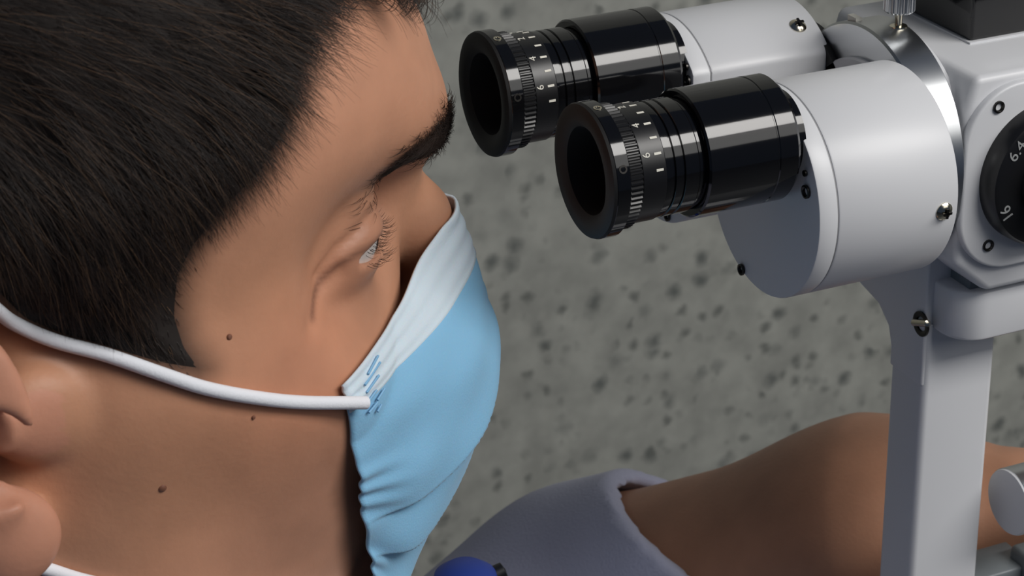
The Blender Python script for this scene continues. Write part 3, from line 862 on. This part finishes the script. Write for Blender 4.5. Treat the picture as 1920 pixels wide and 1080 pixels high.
# eyebrows
fc = BV[BQ].mean(1)
bd = line_dist(fc[:, 0], fc[:, 2], BROW)
fwb = np.exp(-(bd / 0.0043) ** 2) * (np.abs(fc[:, 1]) > 0.006) * (np.abs(fc[:, 1]) < 0.056) * (fc[:, 2] > 0) * (0.03 + 0.97 * sstep(-0.058, -0.038, fc[:, 0])) * sstep(-0.070, -0.060, fc[:, 0])
BROWM = mat('brow_hair', srgb(44, 33, 28), 0.5, Specular_IOR_Level=0.2)
P3, N3, f3 = sample(fwb, 6500)
for s, nm in ((-1, 'eyebrow'), (1, 'eyebrow')):
    k = np.sign(P3[:, 1]) == s
    p, nn = P3[k], N3[k]
    fl = np.tile(np.array([-0.75, s * 0.60, 0.10]), (len(p), 1)) + RNG.normal(0, 0.2, p.shape)
    fl[:, 2] += sstep(-0.045, -0.030, p[:, 0]) * 0.5
    fl = nrm(fl - nn * (fl * nn).sum(1, keepdims=True)); ll = RNG.uniform(0.005, 0.0095, len(p))
    tag(strands(nm, p - nn * 0.0003, lambda t: fl * (ll * t)[:, None] + nn * (0.0019 * (1 - (1 - t) ** 2) - 0.0014 * t ** 2), 5, 0.00006, BROWM, person), kind='stuff')
# eyelashes along the upper and lower lid edge
for s in (-1, 1):
    rt, dr = [], []
    for k in range(110):
        an = math.radians(-50 + 115 * k / 109)              # angle round the eyeball, outwards positive
        up = k % 3 != 0
        zz = -0.0028 - 0.0022 * (an / 1.1) ** 2 if up else -0.0098 + 0.0015 * (an / 1.1) ** 2
        rr = 0.0143
        d = np.array([math.cos(an), s * math.sin(an), 0.0])
        rt.append((EYE[0] + d[0] * rr, s * EYE[1] + d[1] * rr, zz + RNG.normal(0, .0003)))
        dr.append((d[0] + 0.35, d[1], -0.55 if up else -0.45))
    rt = np.array(rt); dr = nrm(np.array(dr) + RNG.normal(0, .12, (110, 3))); ll = RNG.uniform(0.0025, 0.0045, 110)
    tag(strands('eyelashes', rt, lambda t: dr * (ll * t)[:, None] + np.array([0, 0, 0.0022]) * t ** 2.5, 5, 0.00006, BROWM, person), kind='stuff')

# moles
MOLE = mat('mole', srgb(122, 80, 62), 0.5)
for x, z, r in ((-0.1093, -0.0060, 0.0008), (-0.1288, -0.0394, 0.0011), (-0.1056, -0.0269, 0.0006)):
    p = side_skin(x, z); h = BVH.find_nearest(p)
    lathe_obj('mole', p - h[1] * 0.0004, h[1], [(0, r), (0.0005, r * 0.93), (0.0008, r * 0.6), (0.0009, 0)], MOLE, person, seg=16)

# clothes: shells grown off the figure
def shell(d, off, th):
    return np.maximum(d - f4(off + th), -(d - f4(off)))
def plane(p, o, nvec):
    nn = np.array(nvec, float); nn /= np.linalg.norm(nn)
    return sum((p[i] - f4(o[i])) * f4(nn[i]) for i in range(3))
CUFF_N = np.array(WRL) - np.array(ELL_); CUFF_N = CUFF_N / np.linalg.norm(CUFF_N)
CUFF_O = np.array(ELL_) + CUFF_N * 0.072
CUFF_DIR = CUFF_N + np.array((0.0, 0.50, 0.80))
def sd_shirt(p):
    x, y, z = p
    d = smin(sd_neck(p), sd_trunk(p), 0.05)
    ar = sd_arm_r_upper(p)
    d = smin(d, smin(cap(p, (-0.20, -0.12, -0.275), SHR, 0.055, 0.056), ar, 0.05), 0.04)
    sl = smin(cap(p, (-0.19, 0.12, -0.290), SHL, 0.056, 0.052), cap(p, (SHL[0], SHL[1], SHL[2] - 0.010), ELL_, 0.048, 0.0385), 0.05)
    sl = smin(sl, sd_arm_l_upper(p), 0.01)
    sl = smin(sl, cap(p, ELL_, tuple(np.array(ELL_) + CUFF_N * 0.13), 0.0385, 0.0415), 0.012)
    d = smin(d, sl, 0.03)
    # loose folds
    fold = np.sin(55 * x + 38 * z + 3.0 * np.sin(22 * y)) * f4(0.0016) + np.sin(-70 * x + 120 * z + 40 * y) * f4(0.0013)
    d = d + fold
    open_ = sstep(0.0, 0.05, x) * (y > 0.0)                      # the sleeve is hollow towards its cuff
    s = np.maximum(d - f4(0.0100), -(d - (-0.012 + 0.0158 * open_))).astype(np.float32)
    s = np.where(x > 0.0, smax(s, plane(p, CUFF_O, CUFF_DIR), 0.001), s)
    near = (ar < 0.025) & (y < -0.15) & (z < -0.33)
    s = np.where(near, smax(s, plane(p, np.array(ELR) * 0.72 + np.array(SHR) * 0.28, np.array(ELR) - np.array(SHR)), 0.001), s)
    s = np.where(x < -0.06, smax(s, plane(p, (-0.190, 0, -0.190), (0.45, 0, 1.0)), 0.002), s)                # neckline
    s = smax(s, -(z + f4(0.735)), 0.002)
    return s
CLOTH = add_noise(mat('shirt_cloth', srgb(172, 174, 196), 0.85, Sheen_Weight=0.2), 30, 0.06, 0.25, 900)
sx = grade((-0.40, -0.06, 0.006), (-0.06, 0.17, 0.0028)); s_y = grade((-0.33, 0.02, 0.006), (0.02, 0.26, 0.0030)); sz = grade((-0.768, -0.34, 0.007), (-0.34, -0.10, 0.0030))
link('shirt', mesh_from('shirt', *nets(sd_shirt, sx, s_y, sz)), CLOTH, person)
def sd_trousers(p):
    d = smin(sd_trunk(p), sd_legs(p), 0.06)
    s = shell(d, -0.020, 0.030)
    s = np.maximum(s, p[2] + f4(0.640) - f4(0.5) * (p[0] + f4(0.25))); s = np.maximum(s, -(p[2] + f4(1.12)))
    return s
TROUS = add_noise(mat('trouser_cloth', srgb(52, 56, 66), 0.9), 40, 0.1)
link('trousers', mesh_from('trousers', *nets(sd_trousers, grade((-0.42, 0.28, 0.008)), grade((-0.27, 0.27, 0.008)), grade((-1.15, -0.5, 0.009)))), TROUS, person)
SHOE = mat('shoe_leather', srgb(38, 32, 30), 0.4)
def sd_shoe(p):
    d = smin(cap(p, (0.115, 0.135, -1.165), (0.300, 0.150, -1.185), 0.042, 0.034), cap(p, (0.120, 0.135, -1.12), (0.115, 0.135, -1.16), 0.050, 0.044), 0.03)
    return np.maximum(d, -(p[2] + f4(LIFT)))
shoe_v, shoe_q = nets(sd_shoe, grade((0.03, 0.36, 0.006)), grade((0.05, 0.22, 0.006)), grade((-1.23, -1.04, 0.006)))
for s in (-1, 1):
    link('shoe', mesh_from('shoe', shoe_v * np.array([1, s, 1]), shoe_q if s > 0 else shoe_q[:, ::-1]), SHOE, person)

# stool that carries the wearer
STEEL = mat('stool_steel', srgb(170, 172, 176), 0.25, 1.0)
VINYL = mat('stool_vinyl', srgb(30, 32, 36), 0.5)
stool = empty('stool', (-0.26, 0, -LIFT))
tag(stool, 'round black padded stool with a steel foot under the seated person', 'stool')
ST = -0.822
lathe_obj('seat', (-0.26, 0, ST - 0.06), (0, 0, 1), [(0, 0), (0, 0.15), (0.01, 0.165), (0.045, 0.168), (0.058, 0.155), (0.06, 0)], VINYL, stool, seg=48)
lathe_obj('pole', (-0.26, 0, -LIFT + 0.02), (0, 0, 1), [(0, 0), (0, 0.026), (LIFT + ST - 0.08, 0.026), (LIFT + ST - 0.08, 0)], STEEL, stool, seg=24)
lathe_obj('foot', (-0.26, 0, -LIFT), (0, 0, 1), [(0, 0), (0, 0.20), (0.012, 0.20), (0.03, 0.05), (0.03, 0)], STEEL, stool, seg=48)

# ------------------------------------------------------------------ face mask
MB_ = add_noise(mat('mask_blue', srgb(132, 187, 222), 0.75, Subsurface_Weight=0.15, Subsurface_Scale=0.003, Sheen_Weight=0.15), 60, 0.05, 0.15, 1800)
MW = add_noise(mat('mask_white', srgb(208, 222, 232), 0.8, Subsurface_Weight=0.15, Subsurface_Scale=0.003), 90, 0.04, 0.15, 1800)
CORD = add_noise(mat('mask_cord', srgb(234, 236, 242), 0.85), 300, 0.03, 0.12, 1500)
ROWS = [  # centre, half way, three quarters, side edge of the wearer's right half (y given positive)
    ((-0.0232, 0, -0.0150), (-0.0420, 0.0205, -0.0215), (-0.0560, 0.0380, -0.0262), (-0.0820, 0.0655, -0.0280)),
    ((-0.0160, 0, -0.0400), (-0.0300, 0.0265, -0.0420), (-0.0550, 0.0490, -0.0420), (-0.0790, 0.0650, -0.0410)),
    ((-0.0150, 0, -0.0610), (-0.0275, 0.0280, -0.0620), (-0.0520, 0.0490, -0.0610), (-0.0765, 0.0640, -0.0570)),
    ((-0.0245, 0, -0.0830), (-0.0350, 0.0260, -0.0840), (-0.0530, 0.0450, -0.0810), (-0.0745, 0.0590, -0.0720)),
    ((-0.0400, 0, -0.1060), (-0.0480, 0.0230, -0.1060), (-0.0570, 0.0390, -0.1000), (-0.0710, 0.0540, -0.0860)),
    ((-0.0540, 0, -0.1320), (-0.0590, 0.0200, -0.1310), (-0.0610, 0.0340, -0.1230), (-0.0690, 0.0460, -0.1040)),
]
NS, NT = 97, 150
rowc = []
for r_ in ROWS:
    pts = [(p[0], -p[1], p[2]) for p in r_[::-1]] + [p for p in r_[1:]]
    rowc.append(spline(pts, NS))
rowc = np.array(rowc)
cols = np.stack([spline(rowc[:, j], NT) for j in range(NS)], 1)        # NT x NS x 3
tt = np.linspace(0, 1, NT)[:, None]; ss = np.linspace(-1, 1, NS)[None, :]
dt = np.gradient(cols, axis=0); ds = np.gradient(cols, axis=1)
mn = np.cross(ds, dt); mn /= np.linalg.norm(mn, axis=2, keepdims=True)
if mn[NT // 2, NS // 2, 0] < 0: mn = -mn
def pleat(t, s):
    """three overlapping folds, each lip hanging over the next"""
    out = np.zeros(np.broadcast(t, s).shape)
    for t0, w, h in ((0.40, 0.20, 0.0024), (0.58, 0.18, 0.0026), (0.76, 0.16, 0.0022)):
        tc_ = t0 + 0.20 * np.abs(s) ** 1.3 + 0.012 * np.sin(4 * s + t0 * 9)
        out += h * np.clip((t - (tc_ - w)) / w, 0, 1) ** 1.6 * sstep(0.016, 0.0, t - tc_)
    return out
fade = sstep(1.0, 0.72, np.abs(ss))
disp = pleat(tt, ss) * (0.05 + 0.95 * fade)
disp += 0.0007 * np.sin(26 * tt + 5 * ss) * np.sin(9 * ss + 2) * sstep(.12, .3, tt)
disp += 0.0005 * np.sin(60 * tt + 3 * np.sin(14 * tt)) * sstep(0.72, 1.0, np.abs(ss)) * sstep(.25, .4, tt)
MP = cols + mn * disp[:, :, None]
flat = MP.reshape(-1, 3)
for _ in range(2):                                                    # lies on the skin, never inside it
    Pm = flat.astype(np.float32); d0 = sd_person(tuple(Pm.T))
    g = np.stack([sd_person(tuple((Pm + np.eye(3, dtype=np.float32)[i] * f4(.0006)).T)) - d0 for i in range(3)], 1) / .0006
    g /= np.maximum(np.linalg.norm(g, axis=1, keepdims=True), .3)
    flat = flat + g * np.maximum(0.0014 - d0, 0)[:, None]
MP = flat.reshape(NT, NS, 3)
mask = empty('face_mask', (-0.02, 0, -0.12))
tag(mask, 'light blue pleated disposable face mask with a pale top band worn over nose and mouth', 'mask')
def sheet(name, P, material, parent, th):
    nt_, ns_ = P.shape[:2]
    bm = bmesh.new()
    vs = [[bm.verts.new(P[i, j]) for j in range(ns_)] for i in range(nt_)]
    for i in range(nt_ - 1):
        for j in range(ns_ - 1):
            bm.faces.new((vs[i][j], vs[i][j + 1], vs[i + 1][j + 1], vs[i + 1][j]))
    bm.normal_update(); bm.faces.ensure_lookup_table()
    if bm.faces[len(bm.faces) // 2].normal.x < 0:
        bmesh.ops.reverse_faces(bm, faces=bm.faces)
    me = bpy.data.meshes.new(name); bm.to_mesh(me); bm.free()
    me.polygons.foreach_set('use_smooth', np.ones(len(me.polygons), bool))
    o = link(name, me, material, parent)
    md = o.modifiers.new('thick', 'SOLIDIFY'); md.thickness = th; md.offset = -1
    return o
NB = 19
sheet('panel', MP[NB - 3:], MB_, mask, 0.0006)
band = MP[:NB].copy()
ripple = 0.00022 * np.sin(np.linspace(0, 1, NB) * math.pi * 6)[:, None] + 0.0005
band += mn[:NB] * ripple[:, :, None]
sheet('nose_band', band, MW, mask, 0.0008)
# stitched weld marks at the corner of the band
WELD = mat('weld_mark', srgb(134, 184, 220), 0.7)
for s in (0, 1):
    for (i, j, w) in ((6, 4, 5), (9, 3, 6), (13, 3, 5), (18, 3, 4), (21, 5, 4), (24, 3, 4), (27, 5, 3)):
        jj = j if s == 0 else NS - 1 - j
        bm = bmesh.new(); sgn = 1 if s == 0 else -1
        a = MP[i, jj] + mn[i, jj] * 0.0009; b = MP[max(0, i - 2), jj + sgn * (w - 2)] + mn[i, jj] * 0.0009
        tube(bm, [a, (a + b) / 2, b], 0.00033, 6)
        bm_obj('weld_mark', bm, WELD, mask)
# ear loops
def ear_loop(side):
    up = [(-0.0800, -0.0330), (-0.0932, -0.0272), (-0.1058, -0.0211), (-0.1176, -0.0150), (-0.1270, -0.0095), (-0.1380, -0.0035), (-0.1489, 0.0020), (-0.1570, 0.0080)]
    pts = [tuple(side_skin(x, z, 0.0015, side)) for x, z in up]
    pts[0] = (pts[0][0] + 0.004, pts[0][1] + side * 0.0014, pts[0][2] - 0.0005)
    pts += [(-0.1650, side * 0.0795, 0.0180), (-0.1780, side * 0.0800, 0.0235), (-0.1950, side * 0.0800, 0.0130), (-0.1990, side * 0.0800, -0.0100), (-0.1890, side * 0.0770, -0.0330), (-0.1740, side * 0.0755, -0.0480)]
    low = [(-0.1600, -0.0530), (-0.1480, -0.0600), (-0.1300, -0.0690), (-0.1100, -0.0780), (-0.0920, -0.0870), (-0.0760, -0.0960)]
    pts += [tuple(side_skin(x, z, 0.0015, side)) for x, z in low]
    pts.append((-0.0680, side * 0.0475, -0.1000))
    bm = bmesh.new(); tube(bm, spline(pts, 130), 0.00165, 12)
    return bm_obj('ear_loop', bm, CORD, mask, 60)
ear_loop(-1); ear_loop(1)

# the blue bottle whose rounded top peeks in at the lower edge
BLUE = add_noise(mat('blue_plastic', srgb(36, 62, 150), 0.5), 40, 0.08)
DARKB = mat('black_plastic', srgb(18, 20, 26), 0.45)
bottle = empty('bottle', (-0.002, 0.052, -0.400))
tag(bottle, 'royal blue rounded bottle top peeking in at the lower edge beside the grey sleeve', 'bottle')
lathe_obj('flask', (-0.002, 0.052, -0.400), (0, 0, 1), [(0, 0), (0, 0.024), (0.003, 0.026), (0.150, 0.026), (0.170, 0.022), (0.185, 0.012), (0.200, 0.0105), (0.200, 0)], MW, bottle, seg=48)
lathe_obj('cap', (-0.002, 0.052, -0.207), (0, 0, 1), [(0, 0), (0, 0.0125), (0.0300, 0.0118), (0.0365, 0.0100), (0.0395, 0.0060), (0.0402, 0)], BLUE, bottle, seg=48)
lathe_obj('spout', (0.006, 0.052, -0.1745), (0.92, -0.1, 0.38), [(0, 0), (0, 0.0035), (0.0060, 0.0028), (0.0065, 0)], DARKB, bottle, seg=24)

# ------------------------------------------------------------------ lift everything so that the floor is at z = 0
for o in SC.objects:
    if o.parent is None and o.type not in ('CAMERA', 'LIGHT'):
        o.location.z += LIFT
